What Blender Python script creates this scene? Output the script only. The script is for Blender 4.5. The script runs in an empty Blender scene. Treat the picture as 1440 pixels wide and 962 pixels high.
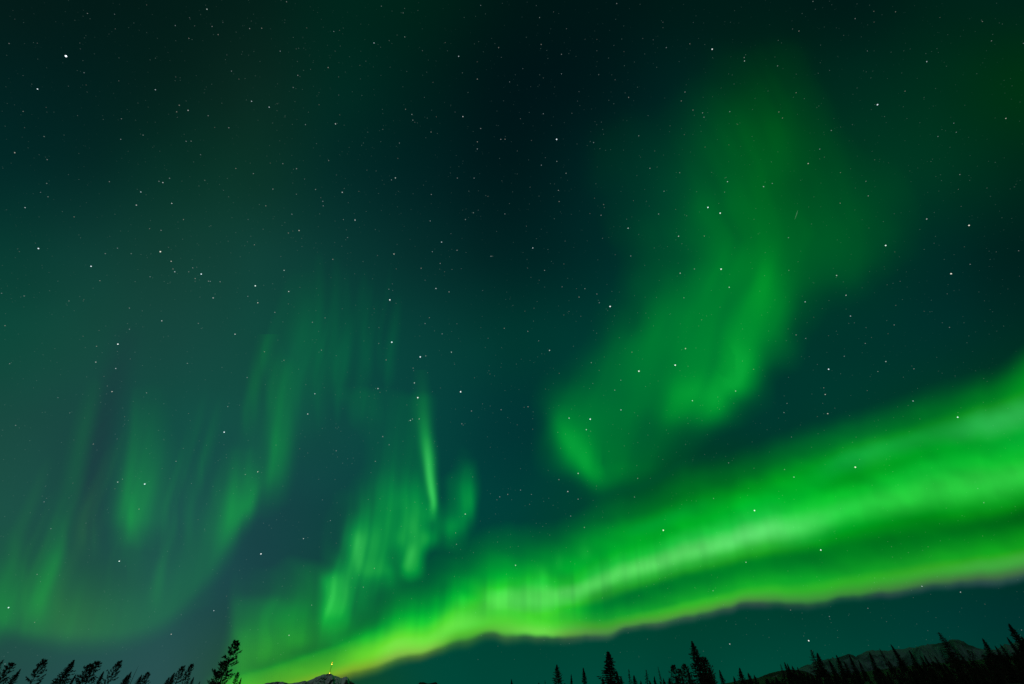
import bpy, bmesh, math, random
import numpy as np
from mathutils import Vector, Matrix
C = bpy.context.scene.collection
R = math.radians

# ------------------------------------------------------------ camera, world, exposure
W_, H_ = 1440.0, 962.0                       # size of the photograph that the sky chart was measured on
FOC = 560.0                                  # focal length in those pixels (a 14 mm lens on full frame)
PITCH = R(42.0)
EYE = 1.6
cam_d = bpy.data.cameras.new('camera'); cam = bpy.data.objects.new('camera', cam_d); C.objects.link(cam)
cam.location = (0, 0, EYE); cam.rotation_euler = (R(90)+PITCH, 0, 0)
cam_d.sensor_width = 36.0; cam_d.sensor_fit = 'HORIZONTAL'; cam_d.lens = 36.0*FOC/W_
cam_d.clip_start = .1; cam_d.clip_end = 600000.0
sc = bpy.context.scene; sc.camera = cam
w = bpy.data.worlds.new('World'); sc.world = w; w.use_nodes = True
bg = w.node_tree.nodes['Background']; bg.inputs[0].default_value = (0, .05, .04, 1); bg.inputs[1].default_value = .02
sc.view_settings.view_transform = 'Standard'; sc.view_settings.look = 'None'
sc.view_settings.exposure = 0; sc.view_settings.gamma = 1; sc.view_settings.use_curve_mapping = False
sc.render.engine = 'CYCLES'
sc.cycles.use_denoising = False
sc.cycles.max_bounces = 6; sc.cycles.transparent_max_bounces = 24
sc.render.film_transparent = False
# night: the light is the sky itself (its glow, the aurora and the stars) and a weak moon high behind the camera
moon_d = bpy.data.lights.new('moon', 'POINT'); moon = bpy.data.objects.new('moon', moon_d); C.objects.link(moon)
moon_d.energy = 1.9e10; moon_d.shadow_soft_size = 400; moon_d.color = (1.0, .96, .90)
moon.location = (-32000, -62000, 56000)

def tag(o, label=None, cat=None, group=None, kind=None):
    if label: o['label'] = label
    if cat: o['category'] = cat
    if group: o['group'] = group
    if kind: o['kind'] = kind
    return o
def link(name, me, parent=None):
    o = bpy.data.objects.new(name, me); C.objects.link(o)
    if parent: o.parent = parent
    return o
def mesh_np(name, verts, faces, smooth=False):
    """mesh from numpy arrays; faces: list of tuples or an (n,4)/(n,3) array"""
    me = bpy.data.meshes.new(name)
    verts = np.asarray(verts, np.float32)
    if isinstance(faces, np.ndarray):
        n, k = faces.shape
        me.vertices.add(len(verts)); me.vertices.foreach_set('co', verts.ravel())
        me.loops.add(n*k); me.loops.foreach_set('vertex_index', faces.astype(np.int32).ravel())
        me.polygons.add(n); me.polygons.foreach_set('loop_start', np.arange(0, n*k, k, dtype=np.int32))
        me.update(calc_edges=True)
    else:
        me.from_pydata([tuple(v) for v in verts], [], faces); me.update()
    if smooth:
        me.polygons.foreach_set('use_smooth', np.ones(len(me.polygons), bool))
    return me
def chart_dir(px, py):
    """direction in the world of a point of the sky chart (tangent plane at 42 degrees altitude, due north = +Y)"""
    px = np.asarray(px, float); py = np.asarray(py, float)
    X = (px-W_/2)/FOC; Y = -(py-H_/2)/FOC
    s, c = math.sin(PITCH), math.cos(PITCH)
    d = np.stack([X, c-Y*s, s+Y*c], -1)
    return d/np.linalg.norm(d, axis=-1, keepdims=True)
def dir_chart(d):
    s, c = math.sin(PITCH), math.cos(PITCH)
    f = d[..., 1]*c+d[..., 2]*s; u = -d[..., 1]*s+d[..., 2]*c
    f = np.maximum(f, .12)
    return W_/2+FOC*d[..., 0]/f, H_/2-FOC*u/f
def azel(px, py):
    d = chart_dir(px, py)
    return np.arctan2(d[..., 0], d[..., 1]), np.arcsin(d[..., 2])
def nodes(name):
    m = bpy.data.materials.new(name); m.use_nodes = True; nt = m.node_tree; nt.nodes.clear()
    return m, nt, nt.nodes.new, nt.links.new

# ------------------------------------------------------------ brightness of the sky, as functions of the chart
def lin(c):
    c = np.asarray(c, float)/255.0
    return np.where(c <= .04045, c/12.92, ((c+.055)/1.055)**2.4)
def sstep(x, a, b):
    t = np.clip((x-a)/(b-a), 0, 1); return t*t*(3-2*t)
def cubic_grid(tab, x0, dx, y0, dy, x, y):
    """smooth interpolation of a regular table of values, edges held"""
    tab = np.asarray(tab, float); ny, nx = tab.shape[:2]
    def wts(t):
        return [((-.5*t+1)*t-.5)*t, (1.5*t-2.5)*t*t+1, ((-1.5*t+2)*t+.5)*t, (.5*t-.5)*t*t]
    gx = np.clip((x-x0)/dx, 0, nx-1.0001); gy = np.clip((y-y0)/dy, 0, ny-1.0001)
    ix = gx.astype(int); iy = gy.astype(int)
    wx = wts(gx-ix); wy = wts(gy-iy)
    out = 0
    for a in range(4):
        for b in range(4):
            v = tab[np.clip(iy+b-1, 0, ny-1), np.clip(ix+a-1, 0, nx-1)]
            w = wx[a]*wy[b]
            out = out + (v*w[..., None] if tab.ndim == 3 else v*w)
    return out
def vnoise(t, seed, period=1.0):
    """smooth 1-D noise in -1..1"""
    r = np.random.RandomState(seed).uniform(-1, 1, 4096)
    t = np.asarray(t)/period; i = np.floor(t).astype(int); f = t-i; f = f*f*(3-2*f)
    return r[i % 4096]*(1-f)+r[(i+1) % 4096]*f
def vnoise2(x, y, seed, period):
    r = np.random.RandomState(seed).uniform(-1, 1, (256, 256))
    gx = x/period; gy = y/period; ix = np.floor(gx).astype(int); iy = np.floor(gy).astype(int)
    fx = gx-ix; fy = gy-iy; fx = fx*fx*(3-2*fx); fy = fy*fy*(3-2*fy)
    g = lambda a, b: r[(iy+b) % 256, (ix+a) % 256]
    return (g(0, 0)*(1-fx)+g(1, 0)*fx)*(1-fy)+(g(0, 1)*(1-fx)+g(1, 1)*fx)*fy
def stroke(pts, x, y):
    """soft streak along a path of (x, y, strength, soft width on the + side, on the - side)"""
    pts = np.array(pts, float); out = np.zeros_like(x, float); n = len(pts)
    best = np.full(x.shape, 1e9); val = np.zeros_like(best)
    # resample the path smoothly
    t = np.linspace(0, n-1, (n-1)*8+1)
    P = np.stack([hermite(np.arange(n), pts[:, k], t) for k in range(pts.shape[1])], 1)
    for a, b in zip(P[:-1], P[1:]):
        d = b[:2]-a[:2]; L2 = d@d + 1e-9
        s = np.clip(((x-a[0])*d[0]+(y-a[1])*d[1])/L2, 0, 1)
        qx = x-a[0]-s*d[0]; qy = y-a[1]-s*d[1]
        dist = np.hypot(qx, qy); side = (-d[1]*qx+d[0]*qy) > 0
        w = np.where(side, a[3]+(b[3]-a[3])*s, a[4]+(b[4]-a[4])*s)
        dd = dist/np.maximum(w, .1)
        m = dd < best
        best = np.where(m, dd, best); val = np.where(m, a[2]+(b[2]-a[2])*s, val)
    return np.maximum(val, 0)*np.exp(-.5*best*best)
def hermite(xk, yk, x):
    xk = np.asarray(xk, float); yk = np.asarray(yk, float)
    h = np.diff(xk); d = np.diff(yk)/h; m = np.zeros_like(yk)
    m[1:-1] = np.where(d[:-1]*d[1:] > 0, 2*d[:-1]*d[1:]/(d[:-1]+d[1:]+1e-12), 0); m[0] = d[0]; m[-1] = d[-1]
    x = np.clip(x, xk[0], xk[-1]); i = np.clip(np.searchsorted(xk, x)-1, 0, len(xk)-2)
    t = (x-xk[i])/h[i]
    return ((1+2*t)*(1-t)**2*yk[i]+t*(1-t)**2*h[i]*m[i]+t*t*(3-2*t)*yk[i+1]+t*t*(t-1)*h[i]*m[i+1])

BASE = [
 [(5,28,25),(3,26,23),(3,28,24),(4,30,24),(0,38,28),(0,35,24),(0,22,20),(0,22,24),(0,26,22),(0,28,24),(0,24,22),(0,34,24),(0,34,26)],
 [(2,34,36),(2,32,32),(5,34,28),(14,40,32),(0,44,34),(0,30,26),(0,20,26),(0,22,26),(0,36,34),(0,40,24),(0,43,32),(0,46,28),(0,52,16)],
 [(2,40,42),(4,40,40),(8,48,38),(14,54,40),(2,40,42),(0,32,36),(0,24,28),(0,36,38),(0,48,44),(0,50,28),(0,59,35),(0,56,33),(0,40,27)],
 [(8,62,52),(14,64,56),(18,66,54),(16,64,56),(10,58,54),(4,46,46),(0,32,36),(0,42,44),(0,56,46),(0,60,36),(0,56,38),(0,40,40),(0,30,28)],
 [(12,72,58),(20,76,62),(22,68,62),(16,74,62),(8,72,60),(8,66,60),(0,58,48),(0,60,52),(0,60,46),(0,56,44),(0,50,44),(0,48,44),(0,46,36)],
 [(26,76,66),(26,72,68),(16,80,68),(20,80,70),(14,72,66),(6,70,64),(0,50,52),(0,58,50),(0,60,46),(0,54,50),(0,58,46),(0,60,36),(0,60,28)],
 [(28,82,70),(26,76,72),(28,78,76),(24,70,74),(14,64,64),(2,66,58),(0,64,60),(0,66,46),(0,66,28),(0,66,22),(0,60,16),(0,60,16),(0,60,16)],
 [(26,84,66),(30,84,66),(32,82,82),(26,66,72),(14,68,56),(0,68,52),(0,61,46),(0,60,42),(0,60,42),(0,58,46),(0,56,46),(0,53,50),(0,46,46)],
 [(36,74,72),(38,80,80),(44,82,84),(28,76,40),(18,72,40),(0,72,58),(0,70,56),(0,72,58),(0,70,56),(0,74,58),(0,70,56),(0,64,52),(0,62,50)]]
BASE = np.array(BASE, float)
BASE[:4, :, 2] = np.minimum(BASE[:4, :, 2], .4*BASE[:4, :, 2]+.6*np.maximum(.90*BASE[:4, :, 1], BASE[:4, :, 2]*.85)); BASE[:3, :, 0] *= .75
_p = np.pad(BASE, ((1, 1), (1, 1), (0, 0)), mode='edge')
BASE = .6*BASE+.1*(_p[:-2, 1:-1]+_p[2:, 1:-1]+_p[1:-1, :-2]+_p[1:-1, 2:])
LANE = [(178,480,.5,14,14),(160,540,.9,14,16),(146,600,1,14,14),(133,660,1,13,13),(124,730,.8,14,14),(118,780,.3,16,16)]
def base_srgb(x, y):
    c = cubic_grid(BASE, 0, 120, 0, 120, x, y)
    l = stroke(LANE, x, y)
    c = c*(1-l[..., None]*np.array([-.10, .13, .03]))
    m = 1+.02*vnoise2(x, y, 5, 120)+.015*vnoise2(x, y, 6, 45)
    return np.clip(c*m[..., None], 0, 255)
def base_lin(x, y): return lin(base_srgb(x, y))

# ------------------------------------------------------------ the long arcs low in the sky
F = lambda *k: np.array(k, float)
ST = {
330: [(1008,30,70,50),(998,100,110,40),(988,110,170,20),(970,72,162,6),(961,58,152,9),(954,44,132,11),(950,20,105,18),(946,15,96,24),(942,14,90,30),(937,14,86,34),(930,16,82,38),(920,18,78,42),(902,22,76,44)],
400: [(990,20,72,50),(980,110,115,45),(970,110,175,20),(955,80,170,5),(945,65,165,3),(935,40,150,5),(930,15,122,8),(926,8,108,12),(921,5,98,18),(916,6,92,24),(908,8,84,34),(896,10,76,42),(875,14,72,44)],
460: [(972,16,70,50),(960,120,130,40),(952,125,175,25),(940,85,180,5),(928,60,170,3),(915,30,150,5),(909,5,115,10),(903,0,100,14),(898,0,92,20),(892,0,86,28),(884,0,80,38),(872,4,74,44),(850,8,70,46)],
520: [(956,8,72,54),(944,115,125,45),(936,125,175,50),(920,105,215,45),(910,85,210,20),(900,45,195,5),(893,20,175,5),(885,0,140,8),(877,0,116,16),(869,0,102,26),(858,0,90,36),(842,0,78,46),(815,4,68,50)],
560: [(944,4,72,56),(932,94,116,55),(922,130,190,70),(905,120,230,70),(893,85,220,40),(883,45,200,15),(875,20,180,10),(866,0,158,15),(857,0,138,22),(847,0,120,30),(835,0,104,38),(818,0,88,48),(785,0,66,54)],
600: [(932,0,72,58),(922,86,121,50),(913,125,200,70),(900,110,228,65),(886,70,215,40),(875,25,195,15),(866,8,175,12),(856,0,152,20),(846,0,132,28),(834,0,116,34),(820,0,100,42),(800,0,85,48),(765,0,66,54)],
650: [(921,0,71,57),(907,65,106,50),(895,80,180,50),(877,95,222,70),(862,75,215,60),(848,40,200,30),(838,10,185,20),(828,0,165,20),(816,0,142,25),(803,0,116,34),(788,0,98,42),(768,0,80,50),(738,0,64,56)],
700: [(909,0,70,56),(896,69,106,60),(886,90,190,60),(873,80,210,55),(862,70,212,60),(854,80,218,75),(846,82,220,80),(838,70,215,75),(825,25,190,42),(808,0,158,30),(786,0,126,34),(760,0,92,46),(722,0,63,58)],
760: [(911,0,69,55),(899,69,97,65),(889,110,220,75),(876,80,222,55),(866,65,215,45),(856,72,214,70),(845,82,215,85),(834,78,212,82),(816,28,190,56),(800,8,160,42),(778,0,122,36),(756,0,88,46),(716,0,62,56)],
800: [(912,0,69,55),(900,65,92,65),(891,95,170,65),(880,70,190,55),(869,45,195,25),(858,35,195,30),(847,65,205,70),(834,82,212,88),(820,28,188,48),(798,0,165,36),(772,0,132,32),(745,0,92,40),(712,0,62,54)],
840: [(905,0,68,54),(897,69,92,75),(889,80,145,65),(880,60,160,45),(870,20,150,18),(854,0,135,15),(837,40,165,50),(820,82,213,90),(803,30,195,62),(782,0,165,38),(757,0,142,34),(728,0,98,38),(685,0,62,52)],
900: [(891,0,66,54),(882,69,97,70),(875,75,150,60),(865,50,170,40),(857,15,155,12),(832,0,117,22),(814,40,170,55),(796,86,215,95),(777,20,190,55),(758,0,166,38),(742,0,158,45),(718,0,105,28),(660,0,62,50)],
960: [(882,0,64,54),(872,69,92,75),(863,75,160,55),(852,50,182,40),(844,18,160,12),(815,0,124,20),(797,40,170,55),(778,88,217,98),(757,30,200,65),(738,0,176,38),(722,0,162,42),(692,0,112,24),(628,0,62,48)],
1060: [(863,0,60,52),(853,61,82,72),(844,70,145,60),(832,50,180,45),(822,18,166,18),(793,0,125,18),(773,40,175,50),(752,92,221,108),(728,25,200,65),(706,0,182,42),(690,0,160,32),(662,0,106,22),(610,0,58,48)],
1130: [(862,0,59,52),(852,49,77,65),(842,62,145,58),(828,45,178,38),(816,15,162,14),(782,0,123,14),(762,20,160,45),(738,68,215,88),(712,20,205,55),(692,0,178,40),(668,0,160,35),(635,0,108,20),(580,0,58,48)],
1200: [(853,0,57,52),(844,50,82,66),(835,60,140,55),(818,45,172,40),(805,15,153,14),(768,0,119,12),(745,0,155,30),(715,38,207,65),(695,12,190,45),(672,0,155,30),(645,12,160,55),(616,0,112,14),(565,0,58,44)],
1300: [(838,0,54,50),(829,55,79,75),(820,64,125,62),(804,55,170,45),(789,20,155,14),(755,0,116,8),(730,0,140,22),(695,38,198,60),(665,15,188,50),(640,0,158,35),(615,15,155,50),(588,0,112,12),(525,0,52,40)],
1400: [(829,0,49,48),(819,61,82,82),(809,65,115,66),(793,62,168,60),(774,18,160,16),(735,0,103,8),(710,10,150,30),(675,42,196,62),(645,12,182,46),(622,2,160,42),(592,38,168,72),(556,0,122,10),(495,0,48,36)],
1450: [(824,0,47,46),(814,63,82,85),(803,66,115,68),(785,64,168,60),(767,18,160,18),(725,0,94,8),(700,10,150,30),(668,42,196,62),(640,12,182,46),(612,5,165,48),(580,40,170,72),(540,0,145,12),(465,0,46,34)],
1600: [(806,0,47,46),(796,63,82,85),(785,66,115,68),(765,64,150,60),(745,18,140,18),(705,0,100,8),(680,10,130,30),(645,42,160,62),(615,12,150,46),(585,5,130,48),(550,40,120,60),(510,0,90,12),(450,0,46,34)]}
for _k in ST:                                # the lower fringe fades into the sky below it
    if _k > 500:
        _a, _b = ST[_k][0], ST[_k][1]; ST[_k][1] = (_b[0],)+tuple(.78*q+.22*p for p, q in zip(_a[1:], _b[1:]))
def arc_total(x, y):
    """colour of the arcs' cross-section at chart points, plus the height of the cross-section knots"""
    sx = np.array(sorted(ST)); tab = np.array([ST[k] for k in sx], float)
    xs = np.clip(x, sx[0], sx[-1])
    wob = 3*vnoise(x, 3, 31)+1.5*vnoise(x, 4, 13)
    fold = 5*np.exp(-((x-712)/13.)**2)-5*np.exp(-((x-682)/17.)**2)+2.0*vnoise(x, 7, 19)+.6*vnoise(x, 8, 8)-3*np.exp(-((x-640)/14.)**2)+3*np.exp(-((x-855)/14.)**2)-3*np.exp(-((x-888)/14.)**2)
    K = [[hermite(sx, tab[:, k, c], xs) for c in range(4)] for k in range(13)]
    for k in range(13):
        K[k][0] = K[k][0]+wob*(.5 if k < 7 else 1.0)+(1.5 if k == 0 else -1 if k == 1 else 0)+fold*(1 if k < 2 else .5 if k == 2 else 0)
    out = np.zeros(x.shape+(3,)); v = np.zeros(x.shape)
    ys = [K[k][0] for k in range(13)]
    # tangents per knot in y, monotone
    for c in (1, 2, 3):
        d = [(lin(K[k+1][c])-lin(K[k][c]))/(ys[k+1]-ys[k]-1e-9) for k in range(12)]
        m = [d[0]*0]+[np.where(d[k-1]*d[k] > 0, 2*d[k-1]*d[k]/(d[k-1]+d[k]+1e-12*np.sign(d[k-1]+d[k])+1e-15), 0) for k in range(1, 12)]+[d[11]*0]
        for k in range(12):
            h = ys[k+1]-ys[k]; t = (y-ys[k])/h; ok = (t >= 0) & (t < 1); t = np.clip(t, 0, 1)
            val = (1+2*t)*(1-t)**2*lin(K[k][c])+t*(1-t)**2*h*m[k]+t*t*(3-2*t)*lin(K[k+1][c])+t*t*(t-1)*h*m[k+1]
            out[..., c-1] = np.where(ok, val, out[..., c-1])
            if c == 1: v = np.where(ok, k+t, v)
    inside = (y < ys[0]) & (y > ys[12])
    return out, v, inside
def arcs(x, y):
    c, v, ins = arc_total(x, y)
    e = np.maximum(c-base_lin(x, y), 0)*ins[..., None]
    e *= (sstep(v, 0, 1)*.7+.3)[..., None]*(1-sstep(v, 11.2, 12))[..., None]
    fr = (1-sstep(v, .2, 2.2))*np.clip(.45+.55*vnoise(x, 9, 46)+.3*vnoise(x, 10, 21), 0, 1)
    e[..., 0] *= 1-.75*fr; e[..., 2] *= 1-.6*fr
    xr = x+(x-720)*(900-y)/1400
    ray = .6*vnoise(xr, 11, 8)+.5*vnoise(xr, 12, 5)+.45*vnoise(xr, 13, 22)
    where = np.exp(-((x-720)/230.)**2)*.9+.12
    pat = .13*vnoise2(x*.6+y*.25, y-.28*x, 14, 26)+.07*vnoise2(x*.5+y*.25, y-.28*x, 15, 12)
    e *= (1+pat*sstep(v, 2, 5))[..., None]
    e *= np.clip(1+.17*ray*where*sstep(v, 2, 6)*(1-.8*sstep(v, 8, 9.5)), .4, 1.8)[..., None]
    e *= (sstep(x, 280, 350)*(1-sstep(x, 1490, 1556)))[..., None]
    g = [stroke(p, x, y) for p in ([(760,797,.02,6,5),(764,812,.10,6,5),(755,828,.06,6,8),(745,836,.02,8,8)], [(821,765,.02,6,6),(823,778,.07,7,6),(820,790,.02,7,6)],
         [(648,835,.03,5,4),(650,845,.08,5,4),(650,858,.03,5,5)], [(785,775,.01,4,4),(786,790,.05,4,4),(786,805,.01,4,4)], [(1205,640,.02,14,18),(1230,644,.06,14,22),(1255,640,.01,14,20)],
         [(1350,612,.01,16,14),(1385,598,.07,18,16),(1425,580,.05,18,16)])]
    e[..., 1] += .8*sum(g); e[..., 0] += .05*sum(g); e[..., 2] += .09*sum(g)
    wu = sstep(x, 650, 800)*sstep(v, 4.2, 6.0)
    return e*(1-wu)[..., None], e*wu[..., None]

def green(eG, gmax=1.0, cr=.035, cb=.03):
    r = cr*sstep(eG, .15, .45)
    return np.stack([eG*r, eG, eG*(cb+.05*sstep(eG, .2, .5))], -1)
def from_table(tab, x0, dx, y0, dy, x, y, fade=20):
    t = np.array(tab, float); X, Y = np.meshgrid(x0+dx*np.arange(t.shape[1]), y0+dy*np.arange(t.shape[0]))
    b = base_lin(X, Y)[..., 1]
    ex = np.where(t > 0, np.maximum(lin(t)-b, 0), 0)
    ex = cubic_grid(ex, x0, dx, y0, dy, x, y)
    x1 = x0+dx*(t.shape[1]-1); y1 = y0+dy*(t.shape[0]-1)
    edge = sstep(x, x0, x0+fade)*sstep(-x, -x1, -x1+fade)*sstep(y, y0, y0+fade)*sstep(-y, -y1, -y1+fade)
    return np.maximum(ex, 0)*edge
# the broad hook climbing the right half of the sky
HOOK = [
 [0,0,0,0,0,0,0,0,0,0,0,0,0,0,0,0],
 [0,0,0,0,0,0,28,40,44,46,43,36,0,0,0,0],
 [0,0,0,0,0,32,40,46,56,60,52,44,38,0,0,0],
 [0,0,0,30,36,40,48,62,72,79,64,53,46,0,0,0],
 [0,0,28,38,44,50,60,76,84,90,75,62,54,50,0,0],
 [0,0,30,42,48,56,68,84,88,92,81,71,64,60,55,0],
 [0,0,34,40,50,60,72,98,98,95,82,78,74,66,56,0],
 [0,0,34,40,56,70,78,106,102,106,94,84,81,66,54,0],
 [0,0,36,42,54,72,84,117,116,119,100,86,78,62,50,0],
 [0,0,40,48,60,86,110,120,122,138,94,68,60,50,0,0],
 [0,0,48,56,70,105,125,122,122,140,80,56,0,0,0,0],
 [0,0,54,66,92,122,125,125,137,122,54,0,0,0,0,0],
 [0,0,68,92,113,122,122,136,152,62,0,0,0,0,0,0],
 [0,0,92,114,121,118,138,150,96,0,0,0,0,0,0,0],
 [0,0,118,120,112,92,88,74,0,0,0,0,0,0,0,0],
 [0,0,96,118,110,84,70,0,0,0,0,0,0,0,0,0],
 [0,0,62,84,78,66,0,0,0,0,0,0,0,0,0,0],
 [0,0,0,0,0,0,0,0,0,0,0,0,0,0,0,0]]
def hook(x, y):
    xo, yo = x, y
    x = xo+13*vnoise2(xo, yo, 81, 75)+6*vnoise2(xo, yo, 82, 33); y = yo+14*vnoise2(xo, yo, 83, 80)+5*vnoise2(xo, yo, 84, 30)
    e = .4*from_table(HOOK, 720, 40, 40, 40, x, y)+.15*sum(from_table(HOOK, 720, 40, 40, 40, x+a, y+b) for a, b in ((19, 11), (-19, -11), (11, -19), (-11, 19)))
    x, y = (x+xo)/2, (y+yo)/2
    e = e+stroke([(800,562,.02,16,22),(799,592,.08,14,20),(804,620,.18,13,17),(813,645,.22,12,16),(826,664,.18,11,15),(846,673,.06,11,18),(872,666,.025,12,22),(900,648,.01,12,24)], x, y)
    e = e+stroke([(925,574,.02,12,18),(950,580,.075,12,22),(985,579,.085,12,24),(1008,566,.065,12,22),(1018,552,.02,10,16)], x, y)
    e = e+stroke([(1022,520,.02,12,18),(1032,534,.07,12,18),(1044,515,.07,12,18),(1062,490,.04,10,20),(1085,460,.04,12,24),(1098,425,.03,14,26)], x, y)
    u = x-.42*np.minimum(y, 330)+.35*np.maximum(y-330, 0)
    lo = sstep(y, 500, 560)*sstep(-y, -660, -640)*np.exp(-((x-880)/45.)**2)
    e = e*(1-.22*lo)*(1+.13*vnoise2(u, y*.22, 21, 32)+.09*vnoise2(u, y*.2, 22, 13)+.22*sstep(x, 1110, 1180))
    return green(e, cr=.012, cb=.015)
# the tattered curtain above the mountain
TAT = [
 [0,0,80,84,84,78,78,0,0,0,0,0,0],
 [0,0,76,83,84,78,80,82,78,0,0,0,0],
 [0,0,0,82,84,80,82,84,80,0,0,0,0],
 [0,0,0,76,78,80,84,87,84,0,0,0,0],
 [0,0,0,0,76,82,88,89,86,0,0,0,0],
 [0,0,0,0,76,86,92,90,87,0,0,62,0],
 [0,0,0,0,78,93,100,94,89,66,70,92,60],
 [0,0,0,74,86,112,117,109,99,70,90,108,58],
 [0,0,76,82,104,130,139,131,116,74,98,130,60],
 [0,70,76,94,126,135,142,142,130,92,106,120,0],
 [0,72,80,122,146,141,146,149,126,104,128,90,0],
 [0,74,86,150,156,141,151,142,142,92,100,0,0],
 [0,80,104,158,157,138,122,160,84,0,0,0,0],
 [78,92,132,152,156,142,104,148,70,0,0,0,0],
 [86,148,152,138,126,114,84,0,0,0,0,0,0],
 [96,162,156,132,110,80,0,0,0,0,0,0,0],
 [104,158,148,118,90,0,0,0,0,0,0,0,0],
 [100,122,116,95,0,0,0,0,0,0,0,0,0],
 [86,98,96,0,0,0,0,0,0,0,0,0,0],
 [0,0,0,0,0,0,0,0,0,0,0,0,0]]
def tatter(x, y):
    x = x+2.5*vnoise2(x, y*.5, 93, 20); y = y+4*vnoise2(x, y*.6, 94, 17)
    e = from_table(TAT, 440, 20, 540, 20, x, y)
    xr = x+(x-720)*(800-y)/1200
    xr = xr+3*vnoise(y, 34, 40)
    e = e*(1+.20*vnoise(xr, 31, 6)+.16*vnoise(xr, 32, 13)+.08*vnoise2(x, y*.5, 33, 14))
    e = e+stroke([(503,745,.01,4,6),(502,765,.07,4,7),(502,785,.06,4,6),(503,800,.03,4,6)], x, y)
    e = e+stroke([(512,795,.02,8,8),(516,808,.04,8,8),(514,818,.03,8,8)], x, y)+stroke([(545,790,.02,8,9),(546,805,.07,6,7),(548,817,.05,8,9)], x, y)
    e = e+stroke([(468,815,.02,8,9),(466,838,.04,6,9),(464,858,.05,6,9),(463,876,.03,6,9)], x, y)
    e = e+stroke([(588,755,.02,7,8),(582,775,.06,7,8),(574,794,.08,8,8),(568,802,.03,8,8)], x, y)
    e = e+stroke([(655,640,.008,9,8),(657,672,.03,10,7),(658,700,.08,10,7),(650,730,.07,10,8),(638,748,.05,9,8),(630,760,.02,8,8)], x, y)
    return green(e, cr=.06, cb=.05)
def spear(x, y):
    e = stroke([(591,495,.003,7,6),(594,535,.018,8,6),(596,572,.06,8,6),(598,605,.14,6,5.5),(600,625,.25,5.5,5.5),(602,645,.36,4.8,5.5),(604,668,.42,4.2,5),(607,690,.45,3.8,4.3),(609.5,708,.36,3.5,3.5),(609,722,.14,4,3.5),(607,736,.01,4.5,3.5)], x, y)
    g = stroke([(600,620,.02,3,3),(602,650,.09,3,3),(606,685,.12,3,3),(609,708,.08,2.5,2.5),(609,720,.01,2,2)], x, y)
    return np.stack([.03*e+.18*g, e, .07*e+.2*g], -1)
WASH = [
 [0,0,0,0,0,0,0,0,0,0,0],
 [0,0,0,72,76,82,86,88,86,0,0],
 [0,0,73,77,83,92,98,100,99,86,0],
 [0,0,76,82,92,104,110,105,104,94,80],
 [0,72,90,104,117,130,127,118,114,106,88],
 [0,78,106,125,132,139,135,128,122,112,90],
 [0,88,128,142,145,141,140,122,100,84,0],
 [80,100,140,143,136,116,94,80,0,0,0],
 [84,115,136,116,94,80,0,0,0,0,0],
 [86,120,124,100,80,0,0,0,0,0,0],
 [84,110,118,100,0,0,0,0,0,0,0],
 [0,0,0,0,0,0,0,0,0,0,0]]
def wash(x, y):
    x = x+7*vnoise2(x, y, 91, 38)*sstep(x, 330, 380); y = y+10*vnoise2(x, y, 92, 34)*sstep(-y, -900, -850)
    e = from_table(WASH, 300, 20, 780, 20, x, y, 24)
    xr = x+(x-720)*(900-y)/2200
    e = e*(1+.12*vnoise(xr, 41, 8)+.1*vnoise(xr, 42, 17))
    e = e+stroke([(331,800,.003,6,9),(331,835,.012,6,9),(331,862,.03,6,10),(333,890,.035,6,12)], x, y)
    c = green(e, cb=.0)
    c[..., 0] += e*.06*sstep(y, 860, 930)
    return c
# the pale loop and its rays at the left
def loop(x, y):
    S = lambda *p: stroke(p, x, y)
    e = S((10,872,.05,12,40),(40,880,.065,12,42),(100,886,.085,14,42),(150,886,.06,14,42),(200,877,.052,13,44),(240,855,.05,12,38),(270,825,.054,11,34),(300,783,.06,12,32),(322,745,.10,10,28),(340,717,.12,9,26),(356,690,.08,9,26),(376,650,.03,12,26),(390,600,.02,14,24),(398,540,.01,16,22))
    e += S((332,640,.02,7,8),(329,690,.06,7,8),(326,725,.08,7,7),(321,752,.04,8,8),(312,775,.01,8,8))
    e += S((352,640,.02,6,7),(352,685,.06,6,7),(349,712,.08,6,7),(343,735,.02,6,7))
    e += S((384,540,.012,8,10),(388,590,.04,8,10),(388,630,.08,7,10),(385,660,.08,7,10),(380,690,.04,8,10),(372,715,.01,8,10))
    e += S((402,520,.02,12,10),(404,600,.035,12,8),(402,650,.03,12,8),(396,700,.01,12,8))
    rn = np.random.RandomState(78)
    for k in range(34):
        xb = rn.uniform(0, 400); yb = (895-np.exp(-((xb-400)/130)**2)*260)-rn.uniform(0, 130); L = rn.uniform(70, 200); a = rn.uniform(.006, .023); wd = rn.uniform(2.5, 7)
        xt = xb+(720-xb)*L/2200
        e += S((xb, yb+14, a*.1, wd, wd), (xb, yb-L*.2, a, wd, wd), ((xb+xt)/2, yb-L*.6, a*.7, wd, wd), (xt, yb-L, a*.05, wd, wd))
    xr = x+(x-720)*(850-y)/2200
    c = green(e*(1+.13*vnoise(xr, 51, 9)+.1*vnoise(xr, 52, 21)), cb=.0)
    c[..., 0] += e*.10*np.exp(-((x-110)/90.)**2)
    return c
def pillar(x, y):
    S = lambda *p: stroke(p, x, y)
    e = S((212,560,.008,14,16),(206,610,.04,16,18),(199,655,.08,18,24),(192,690,.12,17,25),(186,722,.13,16,25),(183,750,.07,14,25),(181,775,.02,14,24))
    e += S((190,550,.006,4,5),(188,590,.02,4,5),(184,640,.02,5,6),(178,700,.03,5,7),(173,735,.01,6,7))
    e += S((184,700,.02,4,5),(184,735,.05,4,5),(183,758,.02,4,5))
    xr = x+(x-720)*(760-y)/2200
    return green(e*(1+.12*vnoise(xr, 61, 8)), cb=.01)
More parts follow.
